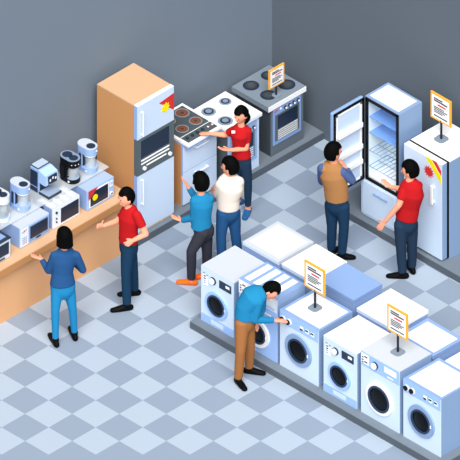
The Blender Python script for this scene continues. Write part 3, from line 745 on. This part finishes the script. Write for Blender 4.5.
# person in teal top pointing
person('person in a bright blue top and orange shoes pointing at the hob cabinet', (190, 285), dict(
    head=(200.3, 182, -.02), face=(-.6, -.8, -.1), neck=(201, 195, 0), tside=(1, -.25, 0),
    torso=[(201.5, 227, .0, .125, .10), (201.5, 216, 0, .115, .095), (202, 204, 0, .135, .10), (202, 198, 0, .12, .08)],
    sh=[(194.5, 200, .02), (209.5, 198.5, -.02)],
    arms=[((194.5, 217, .02), (181.5, 220.5, -.08), (170.5, 216, -.12), (0, -.2, 1), 1, .2),
          ((201, 206, -.24), (188, 186.5, -.3), (180.5, 177.5, -.33), (-.2, -.3, 1), 1, .25)],
    hip=[(203.5, 231, .04), (205.5, 231, -.05)],
    legs=[((191.5, 251, .06), (191.3, 279), (178, 283.5)), ((207, 250), (207, 272), (198, 278.5))],
    shirt=dict(c='2A90C4', sleeve='long'), trousers=dict(c='3D3E49'), shoe='FF6A1E', lowshoe=True))
# man in white shirt
person('man in cream shirt and blue jeans with folded arms near the staff woman', (230, 273), dict(
    head=(229.8, 166.5, 0), face=(-.92, -.3, -.2), neck=(229, 178, 0), tside=(.95, .2, 0),
    torso=[(228, 208, 0, .135, .11), (228, 198, 0, .135, .105), (229.5, 187, 0, .165, .115), (230.5, 180, 0, .14, .09)],
    sh=[(220, 184, .02), (239.5, 181, .02)],
    arms=[((216, 194, -.05), (223, 194, -.22), (231, 191, -.22), (0, -.3, 1), 1, .3),
          ((239.5, 194, -.1), (212.5, 189, -.1), (216.5, 185.5, .10), (1, 0, -.1), -1, .5)],
    hip=[(223.5, 212, .02), (233.5, 212, -.02)],
    legs=[((221, 236), (222, 268), (212, 268)), ((235.5, 234), (239, 263), (230, 262))],
    shirt=dict(c='FFF3E8', sleeve='long'), trousers=dict(c='2C5C90'), shoe='060607'))
# staff woman
person('staff woman in red T-shirt with a name badge presenting the hob with both hands', (247, 216), dict(
    fem=True, head=(240.8, 114.6, 0), face=(-.6, .72, -.3), neck=(241.5, 126, -.02), bob=True, hs=1.0, tside=(.9, .35, 0),
    torso=[(241.5, 156, -.02, .12, .10), (240.5, 145, -.02, .095, .085), (240, 134, 0, .115, .10), (241.5, 129, -.02, .105, .075)],
    sh=[(234, 130, -.06), (247.5, 131, .0)],
    arms=[((225.5, 135.0, -.12), (211, 133.6, -.155), (199, 133.2, -.16), (0, .2, -1), -1, .2),
          ((246, 148.5, .04), (230.5, 150.2, .12), (217.5, 148.5, .16), (0, -.2, 1), 1, .2)],
    hip=[(238, 161, -.06), (245, 161, 0)],
    legs=[((239.5, 182), (238.5, 199), (236, 205)), ((248, 186), (248, 208), (246.2, 217))],
    shirt=dict(c='CC2328', sleeve='short'), trousers=dict(c='2A4059', slim=True, end=.88), shoe='285C90', lowshoe=True))
# man in vest
person('man in tan vest with blue sleeves, hand at chin, before the open refrigerator', (342, 260), dict(
    head=(333.6, 152, 0), face=(.86, -.45, -.15), neck=(334, 163, 0), tside=(1, .25, 0),
    torso=[(336.8, 199, 0, .14, .11), (335.8, 187, 0, .145, .11), (333, 175, 0, .16, .115), (332, 167, 0, .13, .09)],
    sh=[(322, 168, .0), (341.8, 171.5, .04)],
    arms=[((322, 181, -.12), (332, 184, -.3), (342, 182, -.3), (0, .2, 1), 1, .4),
          ((352, 180.5, .02), (346, 167.5, -.08), (339.5, 158.5, -.08), (-.5, 0, .3), 1, .7)],
    hip=[(331.5, 204, -.04), (342.5, 205, .02)],
    legs=[((332, 226), (331.3, 249), (338, 250.5)), ((344, 226), (342, 253.5), (354, 259))],
    shirt=dict(c='BE8856', sleeve='none', c2='53699A'), trousers=dict(c='23415F'), shoe='060607'))
# man reaching into the fridge
person('man in red T-shirt and slate trousers reaching into the open refrigerator', (401, 279), dict(
    head=(409.8, 170, -.02), face=(-.93, -.25, -.25), neck=(409.5, 181, 0), tside=(.9, .35, 0),
    torso=[(406.5, 218, -.02, .135, .11), (408.5, 205, -.02, .14, .105), (411, 193, 0, .16, .115), (411.5, 185, 0, .13, .09)],
    sh=[(404, 190, .02), (418.5, 185.5, .0)],
    arms=[((399, 205, .08), (385.5, 221, .06), (377, 231, .04), (.5, -.6, 0), -1, .2),
          ((402, 189, -.28), (391, 187, -.36), (381.5, 178.5, -.4), (-.1, .1, -1), 1, .15)],
    hip=[(401, 224, .0), (411, 223, -.05)],
    legs=[((400.8, 247), (402.5, 272.5), (388, 277.5)), ((412, 246), (412, 266.5), (405.5, 262))],
    shirt=dict(c='CC2328', sleeve='short'), trousers=dict(c='2C4058'), shoe='060607'))
# bending man
person('man in blue sweater and brown trousers bending to press a washing machine button', (240, 388), dict(
    head=(271, 290.5, -.16), face=(.45, .3, -.8), up=(.75, 0, .75), neck=(262, 294.5, -.14), tside=(.5, .8, -.2),
    torso=[(244.5, 317, -.1, .125, .12), (246, 306, -.1, .13, .115), (252.5, 297, -.1, .15, .12), (258.5, 294, -.12, .14, .09)],
    sh=[(259, 301, -.02), (262, 291, -.26)],
    arms=[((254.5, 319.5, -.02), (275, 320.5, -.13), (288.5, 320.8, -.172), (0, 0, -1), 1, .25),
          ((262, 309, -.3), (257.5, 321, -.27), (256.5, 331, -.26), (.4, .2, 0), 1, .3)],
    hip=[(242, 322, -.05), (247.5, 321, -.18)],
    legs=[((240.5, 350, -.02), (238.3, 378.5), (245, 391)), ((250, 346), (249, 367.5), (264, 375))],
    shirt=dict(c='2A90C4', sleeve='long'), trousers=dict(c='B27646'), shoe='060607'))
# name badge of the staff woman
st = [o for o in bpy.data.objects if o.name.startswith('person') and 'staff woman in red' in o.get('label', '')][0]
b = nbm(); c = Vector(((233.3-247)/K, -.12, (216-132+VD*.12)/VZ))
box(b, c.x-.022, c.x+.022, c.y-.006, c.y+.006, c.z-.018, c.z+.018, .003)
link('name_badge', b, WHITE, st)

# ------------------------------------------------------------------ camera and light
cd = bpy.data.cameras.new('camera'); cam = bpy.data.objects.new('camera', cd); COL.objects.link(cam)
cd.type = 'ORTHO'; cd.ortho_scale = 460/K; cd.clip_end = 60
fwd = Vector((-1, 1, -1)).normalized()
# world point seen in the middle of the frame (230,230) on the floor
u = (230-272)/59.397; v = (230-108.9)/34.293
ctr = Vector(((u+v)/2, (u-v)/2, 0))
cam.location = ctr - fwd*14
cam.rotation_euler = fwd.to_track_quat('-Z', 'Y').to_euler()
SC.camera = cam
sd = bpy.data.lights.new('shop_daylight', 'SUN'); so = bpy.data.objects.new('shop_daylight', sd); COL.objects.link(so)
sun_dir = Vector((.58, -.56, .95)).normalized()
so.rotation_euler = (-sun_dir).to_track_quat('-Z', 'Y').to_euler(); so.location = (6, -6, 8)
sd.color = (1, .985, .955); sd.energy = 4.75; sd.angle = math.radians(45)
w = bpy.data.worlds.new('world'); SC.world = w; w.use_nodes = True
w.node_tree.nodes['Background'].inputs[0].default_value = (1, 1, 1, 1)
w.node_tree.nodes['Background'].inputs[1].default_value = .42
SC.view_settings.view_transform = 'Standard'; SC.view_settings.look = 'None'
SC.view_settings.exposure = .04; SC.view_settings.gamma = 1
for o in bpy.data.objects:
    if '_off' in o: del o['_off']
